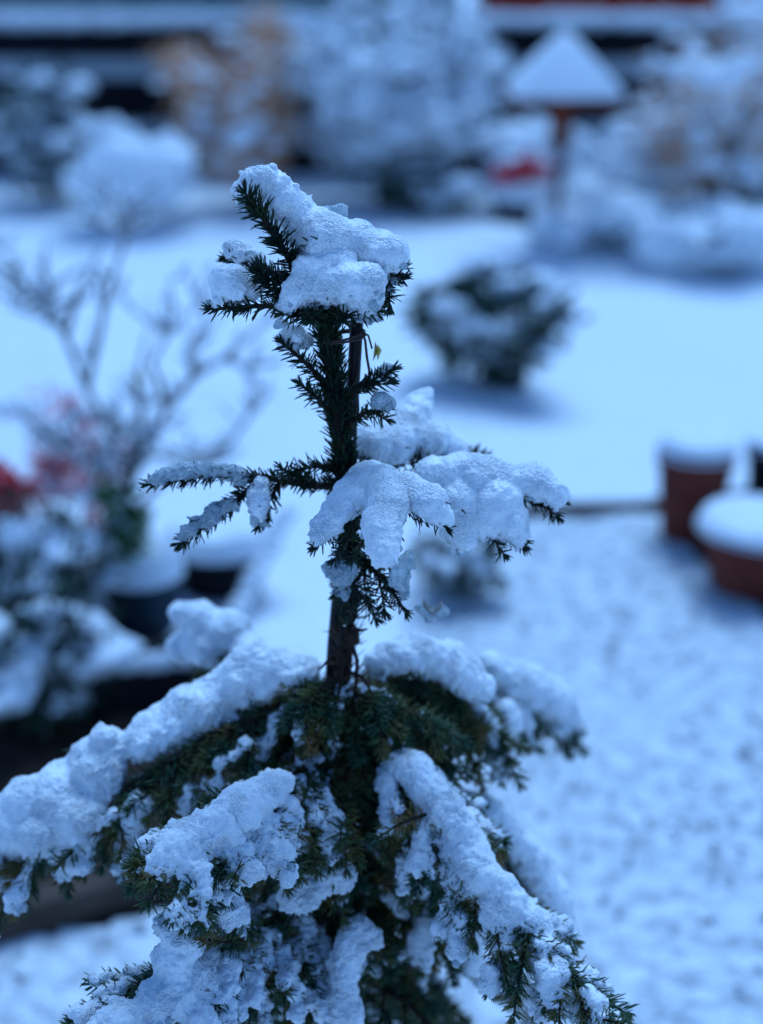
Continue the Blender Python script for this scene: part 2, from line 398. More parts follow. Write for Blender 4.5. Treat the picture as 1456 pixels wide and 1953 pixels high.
snow_stats = [0, 0]
def shrub(name, label, base, h, r, leafm, nleaf=2500, leaf=0.03, snow=300, snow_r=0.03, stems=9, cat='shrub', group=None, flat=1.0, seed=0, droop=0.0, aspect=0.5, lowz=0.12):
    random.seed(seed + 100); global rng; rng = np.random.default_rng(seed + 100)
    base = Vector(base); t = thing(name, label, cat, base, group)
    mb = MB(); tips = []
    for i in range(stems):
        a = 2 * math.pi * (i + random.random()) / stems; rr = r * random.uniform(.25, .95); hh = h * random.uniform(.6, 1.0) * (1 - 0.35 * (rr / r) ** 2)
        pts = [base + Vector((math.cos(a), math.sin(a) * flat, 0)) * (rr * f ** 1.3) + Vector((random.gauss(0, .015), random.gauss(0, .015), hh * f - droop * hh * f ** 3)) for f in (0, .25, .5, .75, 1)]
        mb.tube(pts, [0.011 * h, 0.009 * h, 0.007 * h, 0.005 * h, 0.002 * h], 5)
        for f in range(2, 5): tips.append(pts[f])
        for q in range(4):
            k = random.randint(1, 3); p0 = pts[k].lerp(pts[k + 1], random.random())
            d = Vector((random.gauss(0, 1) + math.cos(a), (random.gauss(0, 1) + math.sin(a)) * flat, random.uniform(.2, 1.2))).normalized() * r * random.uniform(.2, .45)
            p1 = p0 + d * .5 + Vector((0, 0, .02)); p2 = p0 + d
            mb.tube([p0, p1, p2], [0.005 * h, 0.003 * h, 0.0015 * h], 4); tips += [p1, p2]
    obj('stem', mb.mesh('stem'), M['shrubtwig'], t)
    tp = np.array([tuple(p) for p in tips])
    # clumps around the twig ends
    ci = rng.integers(0, len(tp), nleaf)
    C = tp[ci] + rng.normal(size=(nleaf, 3)) * np.array([r * .13, r * .13 * flat, h * .07])
    C = C[C[:, 2] > base.z + h * lowz]
    out = C - np.array(tuple(base + Vector((0, 0, h * .35))))
    D = out / (np.linalg.norm(out, axis=1, keepdims=True) + 1e-6) + rng.normal(size=C.shape) * .6
    obj('foliage', leaves_mesh('foliage', C, D, leaf, aspect), M[leafm], t, stuff=True, sm=False)
    if snow:
        ci = rng.integers(0, len(tp), snow)
        C2 = tp[ci] + rng.normal(size=(snow, 3)) * np.array([r * .12, r * .12 * flat, h * .05]); C2[:, 2] += leaf * .4
        C2 = C2[C2[:, 2] > base.z + h * (lowz + .05)]; k = len(C2)
        s = snow_r * rng.lognormal(-.2, .5, k)
        me = blobs_mesh('snow', C2, np.column_stack([s * rng.uniform(.9, 1.7, k), s * rng.uniform(.9, 1.7, k), s * .65]), ICO1, .1)
        o = bpy.data.objects.new('tmp', me); col.objects.link(o)
        rm = o.modifiers.new('r', 'REMESH'); rm.mode = 'VOXEL'; rm.voxel_size = snow_r * .3
        sm = o.modifiers.new('s', 'SMOOTH'); sm.iterations = 3
        dg = bpy.context.evaluated_depsgraph_get(); dg.update(); m2 = bpy.data.meshes.new_from_object(o.evaluated_get(dg)); m2.name = 'snow'; m2.materials.clear()
        bpy.data.objects.remove(o); bpy.data.meshes.remove(me); snow_stats[0] += len(m2.polygons) * 2
        obj('snow', m2, M['snowfar'], t, stuff=True)
    return t

def pot(label, base, r, h, material, group=None, snow_h=0.05, fill=True, rim=True, taper=0.72, name='plant_pot'):
    base = Vector(base); t = thing(name, label, 'pot', base, group)
    mb = MB()
    mb.lathe([(0.001, 0), (r * taper, 0), (r * taper * 1.01, .008), (r * .96, h * .8), (r * .97, h * .99), (r * .87, h * .99), (r * .84, h * .7), (0.001, h * .7)], base, 36)
    obj('body', mb.mesh('body'), material, t)
    if rim:
        mb = MB(); mb.lathe([(r * .972, h * .80), (r * 1.03, h * .81), (r * 1.04, h * .99), (r * 1.0, h * 1.01), (r * .89, h * 1.005), (r * .875, h * .9)], base, 36)
        obj('rim', mb.mesh('rim'), material, t)
    if snow_h:
        V = []; Q = []; n = 36; rings = 10
        for i in range(rings + 1):
            f = 1 - i / rings
            for k in range(n):
                th = 2 * math.pi * k / n
                V.append((r * 1.06 * f * math.cos(th), r * 1.06 * f * math.sin(th), h * 1.0 + snow_h * (min(1, (1 - f) * 5) ** .5) - (0.35 * h * (1 - f) if not fill else 0)))
        V = np.array(V); V[:, 2] += vnoise(V + np.array([base.x, base.y, 0]), 14) * snow_h * .25 * (np.hypot(V[:, 0], V[:, 1]) < r)
        V[:n, 2] = h * .94
        for i in range(rings):
            for k in range(n): Q.append((i * n + k, i * n + (k + 1) % n, (i + 1) * n + (k + 1) % n, (i + 1) * n + k))
        obj('snow', mesh_np('snow', V + np.array(base), np.array(Q)), M['snowfar'], t, stuff=True)
    return t

def G(px, py, Y):               # ground point under pixel column px at distance Y
    r = ray(px, py); return Vector((at(px, py, Y).x, Y, 0))

# far row along the fence
shrub('evergreen_shrub', 'blue green evergreen shrub under snow against the left of the fence', G(80, 200, 9.4), 0.86, 0.42, 'bluegreen', 3400, .05, 260, .042, seed=1)
shrub('snowy_shrub', 'low rounded shrub buried in snow in front of the blue green evergreen', G(262, 350, 8.6), 0.62, 0.33, 'evergreen', 600, .05, 620, .055, seed=2)
shrub('copper_shrub', 'copper leaved shrub sprinkled with snow in front of the fence', G(470, 200, 9.3), 1.22, 0.48, 'copper', 3600, .055, 430, .030, seed=3, lowz=.12)
shrub('snowy_shrub', 'tall broad evergreen shrub loaded with snow beside the copper leaved one', G(745, 150, 9.4), 1.42, 0.72, 'evergreen', 2600, .05, 1900, .042, stems=18, seed=4)
shrub('evergreen_shrub', 'dark low evergreen bush at the foot of the tall snowy shrub', G(790, 320, 8.9), 0.34, 0.40, 'evergreen', 2600, .05, 110, .04, seed=5)
shrub('twiggy_shrub', 'tall twiggy shrub with rusty leaves and snow beside the teal bin', G(1395, 200, 8.2), 1.40, 0.46, 'copper', 1900, .05, 650, .034, stems=18, seed=6)
shrub('snowy_shrub', 'round shrub capped by a ball of snow right of the bird feeder', G(1228, 250, 8.6), 0.66, 0.26, 'yellowish', 500, .045, 420, .05, seed=7)
shrub('snowy_shrub', 'small snowy shrub with ochre leaves below the bird feeder', G(1150, 330, 8.7), 0.42, 0.34, 'yellowish', 900, .045, 330, .05, seed=8)
shrub('red_leaved_plant', 'small plant with crimson leaves left of the bird feeder post', G(995, 300, 8.7), 0.44, 0.15, 'redleaf', 420, .085, 12, .03, cat='plant', seed=9)
shrub('snowy_shrub', 'grey snowy twigs around the foot of the bird feeder', G(1010, 260, 9.0), 0.55, 0.36, 'bluegreen', 400, .05, 330, .045, seed=10)
for i, (px, Y, hh, rr, lb) in enumerate(((1180, 7.9, .22, .3, 'low snow covered plant in front of the ochre leaved shrub'), (1290, 7.6, .26, .34, 'low snow covered plant between the twiggy shrub and the open lawn'), (1400, 7.3, .30, .36, 'wider snow covered plant in front of the teal bin'), (1090, 7.9, .2, .24, 'small snow covered plant at the foot of the bird feeder post'))):
    shrub('ground_cover_plant', lb, G(px, 450, Y), hh, rr, 'bluegreen', 700, .045, 260, .045, cat='plant', group='low plants at the edge of the lawn', seed=20 + i)
shrub('twiggy_shrub', 'snowy twigs with few leaves leaning out over the teal bin', G(1470, 120, 8.9), 1.5, 0.45, 'copper', 250, .05, 700, .04, stems=14, seed=31)

# teal storage bin with snow on its lid
c = G(1436, 350, 8.2); bt = thing('storage_bin', 'teal storage bin with snow on its lid beside the twiggy shrub', 'bin', c)
bxobj('body', (c.x + .08, c.y, .19), (.46, .40, .38), M['teal'], bt, 0, .02)
bxobj('lid', (c.x + .08, c.y, .40), (.50, .44, .045), M['teal'], bt, 0, .015)
b3 = MB(); b3.box((c.x + .08, c.y, .475), (.50, .44, .10)); o = obj('snow', b3.mesh('snow'), M['snowfar'], bt, stuff=True); bevel(o, .045, 4)

# bird feeder: pyramid roof under snow on a post
fy = 8.0; fb = G(1072, 200, fy); ft = thing('bird_feeder', 'wooden bird feeder on a post with a pointed snowy roof', 'bird feeder', fb)
apex = at(1078, 60, fy).z; eave = at(1078, 180, fy).z; half = 0.30
def pyramid(z0, z1, hw, mb, thick=0.03):
    V = [(fb.x - hw, fy - hw, z0), (fb.x + hw, fy - hw, z0), (fb.x + hw, fy + hw, z0), (fb.x - hw, fy + hw, z0)]
    V += [(x, y, z0 + thick) for x, y, _ in V] + [(fb.x - .03, fy - .03, z1), (fb.x + .03, fy - .03, z1), (fb.x + .03, fy + .03, z1), (fb.x - .03, fy + .03, z1)]
    mb.add(V, [(0, 3, 2, 1), (0, 1, 5, 4), (1, 2, 6, 5), (2, 3, 7, 6), (3, 0, 4, 7), (4, 5, 9, 8), (5, 6, 10, 9), (6, 7, 11, 10), (7, 4, 8, 11), (8, 9, 10, 11)])
mb = MB(); pyramid(eave - .03, apex - .05, half, mb, .02); obj('roof', mb.mesh('roof'), M['feeder_wood'], ft, sm=False)
mb = MB(); pyramid(eave, apex, half * .985, mb, .035); o = obj('snow', mb.mesh('snow'), M['snowfar'], ft, stuff=True); bevel(o, .03, 3)
for sx in (-1, 1):
    for sy in (-1, 1):
        bxobj('corner_post', (fb.x + sx * .042, fy + sy * .042, eave - .12), (.018, .018, .22), M['feeder_wood'], ft, 0, .004)
bxobj('seed_box', (fb.x, fy, eave - .13), (.055, .055, .20), M['feeder_wood'], ft, 0, .006)
bxobj('tray', (fb.x, fy, eave - .245), (.15, .15, .025), M['feeder_wood'], ft, 0, .006)
bxobj('post', (fb.x, fy, (eave - .26) / 2 - .02), (.05, .05, eave - .22), M['shrubtwig'], ft, 0, .006)

# low black pot on the lawn by the feeder
p = gnd(1000, 428); pot('low black pot heaped with snow standing before the bird feeder', (p.x, p.y, 0), .21, .17, M['blackpot'], snow_h=.09)
# potted shrub in the middle of the lawn
p = gnd(965, 745); pot('black pot alone on the open snowy lawn', (p.x, p.y + .1, 0), .10, .09, M['blackpot'], snow_h=.02, taper=.9)
shrub('potted_shrub', 'dark shrub bowed by snow in the black pot on the lawn', (p.x - .06, p.y + .10, .04), .46, .30, 'evergreen', 5200, .06, 230, .042, seed=40, droop=.28, stems=18, lowz=-.02)
# evergreen sprigs behind the tree
p = gnd(880, 1130); shrub('evergreen_sprig', 'small green shrub with a line of snow beside the path edge', (p.x, p.y, 0), .16, .13, 'evergreen', 900, .03, 45, .022, seed=41, cat='shrub')

# terracotta pots at the right
p = gnd(1326, 1040); pot('tall terracotta pot with a snow filled top, behind the wider bowl', (p.x, p.y + .08, 0), .108, .27, M['terracotta'], snow_h=.035, taper=.78)
p = gnd(1452, 1150); pot('wide terracotta bowl with a thick ring of snow at the path', (p.x + .02, p.y + .13, 0), .165, .17, M['terracotta'], snow_h=.03, taper=.75)
p = gnd(1475, 1000); pot('dark pot standing behind the terracotta bowl', (p.x + .02, p.y + .1, 0), .09, .22, M['blackpot'], snow_h=.02, taper=.8)

# pots in the left bed
p = gnd(415, 1145); pot('black bowl with a wide rim of snow in the soil bed', (p.x, p.y + .1, 0), .135, .13, M['blackpot'], snow_h=.05, taper=.82)
p = gnd(262, 1222); gp0 = Vector((p.x, p.y + .1, 0)); pot('slate grey pot heaped with snow holding the bare shrub', gp0, .105, .15, M['greypot'], snow_h=.06, taper=.85)

# bare shrub with snow lying along its twigs
random.seed(55); rng = np.random.default_rng(55)
Yb = gp0.y
t = thing('bare_shrub', 'leafless branching shrub with snow along its twigs in the grey pot', 'shrub', gp0 + Vector((0, 0, .12)))
mb = MB(); segs = []
def limb(pts, r0, r1):
    P3 = [at(a, b2, Yb + d) for a, b2, d in pts]; k = len(P3)
    mb.tube(P3, [r0 + (r1 - r0) * i / (k - 1) for i in range(k)], 6)
    for i in range(k - 1): segs.append((P3[i], P3[i + 1]))
    return P3
base_px = (255, 1120)
lims = [[(255, 1120, 0), (248, 1000, 0), (240, 900, 0), (200, 800, 0), (165, 740, .02), (125, 640, .04), (85, 570, .06), (20, 520, .08), (-60, 480, .1)],
        [(165, 740, .02), (185, 660, .05), (205, 560, .08), (235, 470, .1), (240, 420, .12)],
        [(245, 930, 0), (280, 850, -.02), (320, 780, -.02), (370, 720, 0), (430, 680, .02), (500, 620, .03), (540, 590, .04)],
        [(320, 780, -.02), (300, 720, -.03), (290, 690, -.04), (330, 620, -.04)],
        [(248, 980, 0), (330, 900, .06), (420, 870, .08), (470, 800, .1), (520, 740, .12)],
        [(245, 950, 0), (200, 900, -.05), (120, 850, -.08), (40, 790, -.1)],
        [(125, 640, .04), (140, 590, .0), (150, 540, .0)], [(85, 570, .06), (50, 590, .1), (0, 560, .12)],
        [(370, 720, 0), (360, 660, .05), (400, 600, .08)], [(430, 680, .02), (470, 700, .0), (540, 690, -.03)],
        [(240, 900, 0), (270, 800, .05), (260, 730, .06), (280, 640, .08)]]
for i, l in enumerate(lims): limb(l, .012 if i == 0 else .0095, .004)
for i in range(420):
    a, c2 = random.choice(segs); p0 = a.lerp(c2, random.random())
    d = ((c2 - a).normalized() + Vector((random.gauss(0, .9), random.gauss(0, .9), random.uniform(-.1, .7)))).normalized() * random.uniform(.03, .10)
    mb.tube([p0, p0 + d * .5 + Vector((0, 0, -.004)), p0 + d], [.0034, .0027, .0015], 5); segs.append((p0, p0 + d))
obj('stem', mb.mesh('stem'), M['shrubtwig'], t)
C = []; S = []
for a, c2 in segs:
    L = (c2 - a).length; flat_ = 1 - abs((c2 - a).normalized().z)
    for k in range(int(L / .008)):
        if random.random() < .35 + .6 * flat_:
            q = a.lerp(c2, random.random()); s = random.uniform(.004, .011) * (.5 + .7 * flat_); C.append((q.x, q.y, q.z + s * .6)); S.append((s * 1.2, s * 1.2, s * .8))
obj('snow', blobs_mesh('snow', C, S, ICO1, .12), M['snowfar'], t, stuff=True)
lv = [at(270, 705, Yb - .03), at(278, 712, Yb - .03), at(262, 712, Yb - .02)]
obj('leaf', leaves_mesh('leaf', [tuple(v) for v in lv], np.tile([0, 0, -1.0], (3, 1)), .022, .6), M['leaf_yellow'], t, sm=False)
# young green shoots in the grey pot
shrub('green_plant', 'fresh green shoots standing in the slate grey pot', gp0 + Vector((-.03, -.03, .15)), .24, .06, 'fresh', 260, .04, 26, .012, cat='plant', seed=57, stems=5)

# red leaved plants at the left
shrub('red_leaved_plant', 'sparse red leaved plant between snowy twigs of the bare shrub', G(125, 840, 3.75), .42, .15, 'redleaf', 330, .045, 60, .024, cat='plant', seed=59)
p = gnd(30, 1005, .2); pt = thing('planter_trough', 'long planter trough with a flat band of snow along its rim', 'planter', (p.x, p.y, 0))
bxobj('body', (p.x - .05, p.y, .10), (.42, .16, .20), M['greypot'], pt, .16, .01)
b3 = MB(); b3.box((p.x - .05, p.y, .215), (.44, .18, .04), .16); o = obj('snow', b3.mesh('snow'), M['snowfar'], pt, stuff=True); bevel(o, .018, 3)
shrub('red_leaved_plant', 'bright red leaved plant growing in the long planter trough', (p.x - .05, p.y, .2), .13, .11, 'redleaf', 420, .045, 14, .016, cat='plant', seed=58)
# evergreen bush at the left edge with snow pillows
shrub('evergreen_bush', 'leafy green bush with thick pillows of snow at the left of the bed', G(60, 1300, 2.72), .40, .17, 'evergreen', 2600, .032, 110, .030, seed=60, stems=14, lowz=.05)
shrub('evergreen_bush', 'small leafy bush with snow between the grey pot and the left bush', G(150, 1330, 2.75), .22, .10, 'evergreen', 650, .03, 60, .026, seed=61, stems=8)
shrub('evergreen_bush', 'snowy bush tucked behind the left bush under the trough', G(90, 1120, 3.1), .36, .15, 'evergreen', 1700, .03, 90, .028, seed=62, stems=10)
# dark wooden trough whose rim shows a bar of snow
a, b2 = gnd(195, 1275, .12), gnd(350, 1245, .12); c = (a + b2) / 2; rz = math.atan2((b2 - a).y, (b2 - a).x)
pt = thing('planter_box', 'black planter box with a bar of snow on its front rim', 'planter', (c.x, c.y, 0))
bxobj('body', (c.x, c.y + .05, .055), ((b2 - a).length + .1, .13, .11), M['blackpot'], pt, rz, .006)
lumpy_strip('snow', (a.x - .05, a.y - .01, .115), (b2.x + .05, b2.y - .01, .115), .045, .022, pt)
# snow laden bough lying against the black bowl
bt = thing('fallen_bough', 'fallen bough under snow leaning on the black bowl', 'branch', gnd(470, 1180))
q0, q1 = gnd(450, 1185, .01), at(545, 990, gnd(450, 1185).y + .25)
mb = MB(); mb.tube([q0, q0.lerp(q1, .5), q1], [.010, .008, .004], 7); obj('stem', mb.mesh('stem'), M['shrubtwig'], bt)
C = []; S = []
for i in range(26):
    q = q0.lerp(q1, i / 25); s = .026 * random.uniform(.7, 1.1); C.append((q.x + random.gauss(0, .006), q.y, q.z + .016)); S.append((s, s, s * .8))
obj('snow', blobs_mesh('snow', C, S, ICO2, .03), M['snowfar'], bt, stuff=True)

# ------------------------------------------------------------------ the fir
random.seed(11); rng = np.random.default_rng(11)
tree_base = Vector((T((600, 1950)).x, TREE_Y, 0))
fir = thing('fir_tree', 'young fir tree with wet snow on its dark green boughs', 'tree', tree_base)

def resample(P, step):
    P = np.array([tuple(p) for p in P]); d = np.r_[0, np.cumsum(np.linalg.norm(np.diff(P, axis=0), axis=1))]
    n = max(2, int(d[-1] / step) + 1); s = np.linspace(0, d[-1], n)
    Q = np.stack([np.interp(s, d, P[:, k]) for k in range(3)], 1)
    if n > 4:
        for _ in range(2): Q[1:-1] = (Q[:-2] + 2 * Q[1:-1] + Q[2:]) / 4
    return Q

class Needles:
    def __init__(s): s.C = []; s.D = []; s.L = []
    def along(s, P, dens=1100, length=.0145, ang=57, up=0.0, skip=0.0, rad=.001):
        Q = resample(P, .004); seg = np.diff(Q, axis=0); ln = np.linalg.norm(seg, axis=1)
        n = int(ln.sum() * dens * 1.45 * (1 - skip))
        if n < 3: return
        k = rng.choice(len(seg), n, p=ln / ln.sum()); f = rng.random(n)[:, None]
        c = Q[k] + seg[k] * f; t = seg[k] / ln[k][:, None]
        r = rng.normal(size=(n, 3)); r[:, 2] += up; r -= t * (r * t).sum(1, keepdims=True); r /= np.linalg.norm(r, axis=1, keepdims=True)
        a = np.radians(rng.normal(ang, 15, n))[:, None]
        frac = (k / len(seg))
        s.C.append(c + r * rad); s.D.append(t * np.cos(a) + r * np.sin(a))
        s.L.append(length * rng.uniform(.6, 1.22, n) * (1 - .25 * np.clip(frac - .85, 0, 1) / .15))
        # tuft at the tip
        m = 14; t1 = t[-1] if len(t) else np.array([0, 0, 1.])
        tt = Q[-1] - Q[-2]; tt /= np.linalg.norm(tt); r = rng.normal(size=(m, 3)); r /= np.linalg.norm(r, axis=1, keepdims=True)
        s.C.append(np.repeat(Q[-1][None], m, 0)); s.D.append(tt[None] + r * .55); s.L.append(length * rng.uniform(.6, .95, m))
    def mesh(s, name, wd=.00085):
        C = np.concatenate(s.C); D = np.concatenate(s.D); L = np.concatenate(s.L)[:, None]
        D = D / np.linalg.norm(D, axis=1, keepdims=True); n = len(C)
        r = rng.normal(size=(n, 3)); A = np.cross(D, r); A /= np.linalg.norm(A, axis=1, keepdims=True); B = np.cross(D, A)
        bend = A * L * rng.normal(0, .07, n)[:, None] + np.array([0, 0, 1.0]) * L * .04
        W = wd * rng.uniform(.8, 1.2, n)[:, None]
        ring = lambda p, k: [p + A * W * 1.25 * k, p + (-A * .5 + B * .7) * W * k, p + (-A * .5 - B * .7) * W * k]
        V = np.stack(ring(C, .6) + ring(C + D * L * .35 + bend * .6, 1.0) + ring(C + D * L * .8 + bend, .72) + [C + D * L + bend * .7], 1)
        F4 = np.array([(0, 1, 4, 3), (1, 2, 5, 4), (2, 0, 3, 5), (3, 4, 7, 6), (4, 5, 8, 7), (5, 3, 6, 8)]); F3 = np.array([(6, 7, 9), (7, 8, 9), (8, 6, 9)])
        o = (np.arange(n) * 10)[:, None, None]
        return mesh_np(name, V.reshape(-1, 3), [(F4[None] + o).reshape(-1, 4), (F3[None] + o).reshape(-1, 3)])

def snow_part(C, S, parent, material, voxel=.0019, lump=1.0):
    C = np.asarray(C, float); S = np.asarray(S, float)
    # crumbs over the lower and outer skin
    n = int(len(C) * 2.2); k = rng.integers(0, len(C), n); d = rng.normal(size=(n, 3)); d[:, 2] -= .8; d /= np.linalg.norm(d, axis=1, keepdims=True)
    cc = C[k] + d * S[k] * .98; rr = rng.uniform(.0022, .0048, n)
    me = blobs_mesh('snow', np.concatenate([C, cc]), np.concatenate([S, np.repeat(rr[:, None], 3, 1)]), ICO2)
    o = bpy.data.objects.new('tmp', me); col.objects.link(o)
    rm = o.modifiers.new('r', 'REMESH'); rm.mode = 'VOXEL'; rm.voxel_size = voxel
    sm = o.modifiers.new('s', 'SMOOTH'); sm.iterations = 6; sm.factor = .5
    dg = bpy.context.evaluated_depsgraph_get(); dg.update()
    m2 = bpy.data.meshes.new_from_object(o.evaluated_get(dg)); m2.name = 'snow'
    bpy.data.objects.remove(o); bpy.data.meshes.remove(me)
    nv = len(m2.vertices); V = np.empty(nv * 3, np.float32); m2.vertices.foreach_get('co', V); V = V.reshape(-1, 3).astype(float)
    Nn = np.empty(nv * 3, np.float32); m2.vertex_normals.foreach_get('vector', Nn); Nn = Nn.reshape(-1, 3)
    low = np.clip(.25 - Nn[:, 2], 0, 1)
    h = vnoise(V, 34) * .0036 * lump + vnoise(V, 95, 5) * .0013 * lump + vnoise(V, 230, 9) * .0007 * (lump + 2 * low) + vnoise(V, 520, 3) * .0008 * (1 + 1.2 * low)
    h -= low * np.clip(vnoise(V, 120, 14), 0, 1) * .004
    rg = max(0., lump - 1)
    if rg: h = h + rg * (vnoise(V, 60, 21) * .0030 + vnoise(V, 140, 25) * .0018 + vnoise(V, 300, 29) * .0018 + vnoise(V, 560, 31) * .0016)
    V += Nn * h[:, None]
    m2.vertices.foreach_set('co', V.astype(np.float32).ravel()); m2.materials.clear(); m2.update()
    snow_stats[0] += len(m2.polygons) * 2
    return obj('snow', m2, material, parent, stuff=True)

def chain(pts, flat=(1.0, 1.15, .9), step=.5, jit=.12):
    """balls of snow along (px, py, depth, radius px)"""
    C = []; S = []
    Pw = [T(p) for p in pts]; Rw = [p[3] * mpp(q) for p, q in zip(pts, Pw)]
    for i in range(len(pts)):
        if pts[i][3] <= 1: continue        # gap between two pads
        j = min(i + 1, len(pts) - 1); L = (Pw[j] - Pw[i]).length
        # neighbours further apart than their size are separate pads
        n = max(1, int(L / (step * min(Rw[i], Rw[j])))) if j != i and pts[j][3] > 1 and L < 1.25 * (Rw[i] + Rw[j]) else 1
        for k in range(n):
            f = k / n; p = Pw[i].lerp(Pw[j], f); r = Rw[i] + (Rw[j] - Rw[i]) * f
            r *= random.uniform(.92, 1.12)
            C.append((p.x + random.gauss(0, jit) * r * .5, p.y + random.gauss(0, jit) * r, p.z + random.gauss(0, jit) * r * .5)); S.append((r * flat[0], r * flat[1], r * flat[2]))
    return C, S

NB = [0]
def bough(main, subs=(), snow=(), ice=(), side=None, r0=.0038, mat_n='needle', dens=1150, nl=.0132, twig_snow=0.0, droop=.25, skip_base=.0, bare=0.0, voxel=.0019, needles_main=True, lump=1.0, tsr=(.006, .013)):
    o_m = MB(); nd = Needles()
    P = [T(p) for p in main]; Q = resample(P, .012)
    k = len(Q); o_m.tube(Q, [r0 * (1 - .7 * i / (k - 1)) + .0006 for i in range(k)], 6)
    if needles_main: nd.along([Vector(q) for q in Q[int(k * skip_base):]], dens, nl)
    tw = []
    for s in subs:
        Ps = [T(p) for p in s]; Qs = resample(Ps, .01); o_m.tube(Qs, [max(.0007, r0 * .6 * (1 - .65 * i / (len(Qs) - 1))) for i in range(len(Qs))], 5); nd.along([Vector(q) for q in Qs], dens, nl); tw.append(Qs)
    C, S = chain(snow) if snow else ([], [])
    if side:
        cnt, L0 = side
        for i in range(cnt):
            f = .12 + .8 * (i + random.random() * .6) / cnt; j = int(f * (k - 1)); p = Vector(Q[j]); t = Vector(Q[min(j + 1, k - 1)] - Q[max(j - 1, 0)]).normalized()
            sd_ = t.cross(Vector((0, 0, 1))).normalized() * (1 if i % 2 else -1)
            L = L0 * random.uniform(.6, 1.1) * (1 - .45 * f)
            d = (t * random.uniform(.45, .8) + sd_ * random.uniform(.5, .9) + Vector((0, 0, -droop * random.uniform(.4, 1.5)))).normalized()
            pts = [p, p + d * L * .5 + Vector((0, 0, .004)), p + d * L + Vector((0, 0, -L * droop * .35))]
            Qs = resample(pts, .01); o_m.tube(Qs, [max(.0006, .0018 * (1 - .6 * i2 / (len(Qs) - 1))) for i2 in range(len(Qs))], 5); nd.along([Vector(q) for q in Qs], dens, nl); tw.append(Qs)
            if L > .05 and random.random() < .8:
                for sg in (-1, 1):
                    q0 = Vector(Qs[int(len(Qs) * random.uniform(.3, .6))]); d2 = (d * .8 + t * .5 + sd_.cross(d) * sg * .6 + Vector((0, 0, -.2))).normalized(); l2 = L * random.uniform(.3, .5)
                    pp = [q0, q0 + d2 * l2]; o_m.tube(pp, [.0012, .0006], 4); nd.along(pp, dens, nl)
                    if twig_snow and random.random() < twig_snow * .8:
                        for f2 in (0, .2, .4, .6, .8, .95):
                            r = random.uniform(tsr[0] * .6, tsr[1] * .55); q = q0 + d2 * l2 * f2; C.append((q.x, q.y, q.z + r * .7)); S.append((r * 1.15, r * 1.15, r * .75))
            if twig_snow and random.random() < twig_snow:
                rb_ = random.uniform(*tsr)
                for q in Qs[int(len(Qs) * random.uniform(.0, .5)):]:
                    if random.random() < .3: rb_ = random.uniform(tsr[0] * .7, tsr[1])
                    if random.random() < .05: continue
                    r = rb_ * random.uniform(.85, 1.1); C.append((q[0], q[1], q[2] + r * .75)); S.append((r * 1.15, r * 1.15, r * .8))
    br = obj('branch', o_m.mesh('branch'), M['twig'], fir)
    if C:
        sn = snow_part(C, S, br, M['snow'], voxel, lump); me = sn.data; nv = len(me.vertices)
        V = np.empty(nv * 3, np.float32); me.vertices.foreach_get('co', V); V = V.reshape(-1, 3)
        Nn = np.empty(nv * 3, np.float32); me.vertex_normals.foreach_get('vector', Nn); Nn = Nn.reshape(-1, 3)
        # needle ends that stick out of the snow in patches along its lower skin
        ok = (Nn[:, 2] < .25) & (vnoise(V.astype(float), 55, 40) > .28) & (rng.random(nv) < .016 * (voxel / .0019) ** 2)
        k2 = int(ok.sum())
        if k2:
            D = Nn[ok] * .55 + rng.normal(size=(k2, 3)) * .28 + np.array(tuple((P[-1] - P[0]).normalized())) * .55 + np.array([0, 0, -.25])
            nd.C.append(V[ok] - Nn[ok] * .004); nd.D.append(D); nd.L.append(nl * rng.uniform(.6, .95, k2))
        # beads of ice frozen along the lower edge
        ok = np.nonzero((Nn[:, 2] < -.5) & (Nn[:, 1] > -.75))[0]
        if len(ok) > 20:
            ok = rng.choice(ok, min(len(ok), max(8, int(nv * .0025)))); k2 = len(ok); r = rng.uniform(.0014, .0042, k2)
            obj('ice', blobs_mesh('ice', V[ok] + np.column_stack([rng.normal(0, .001, k2), rng.normal(0, .001, k2), -r * .3]), np.column_stack([r, r, r * rng.uniform(.8, 1.7, k2)]), ICO2, .05), M['ice'], br, stuff=True)
    obj('needles', nd.mesh('needles'), M[mat_n], br, stuff=True)
    NB[0] += sum(len(c) for c in nd.C)
    if ice:
        C2, S2 = chain(ice, (1, 1.0, .85), .45, .2); snow_part(C2, S2, br, M['ice'], voxel, 1.2)
    return br

# trunk
tr = [(600, 2450, 0, 24), (602, 2150, 0, 23), (612, 1953, 0, 22), (625, 1750, 0, 21), (640, 1550, 0, 21), (650, 1400, 0, 17), (656, 1300, 0, 14), (662, 1215, 0, 16), (664, 1100, 0, 14), (658, 950, 0, 15), (650, 850, 0, 14), (638, 740, 0, 13), (624, 610, 0, 11)]
TP = [T(p) for p in tr]; TP[0].z = 0; TP[0].x = tree_base.x
mb = MB(); Qt = resample(TP, .012)
Zs = np.array([p.z for p in TP]); Rs = np.array([p[3] * mpp(q) for p, q in zip(tr, TP)])
mb.tube(Qt, [float(np.interp(q[2], Zs, Rs)) * random.uniform(.9, 1.08) for q in Qt], 10)
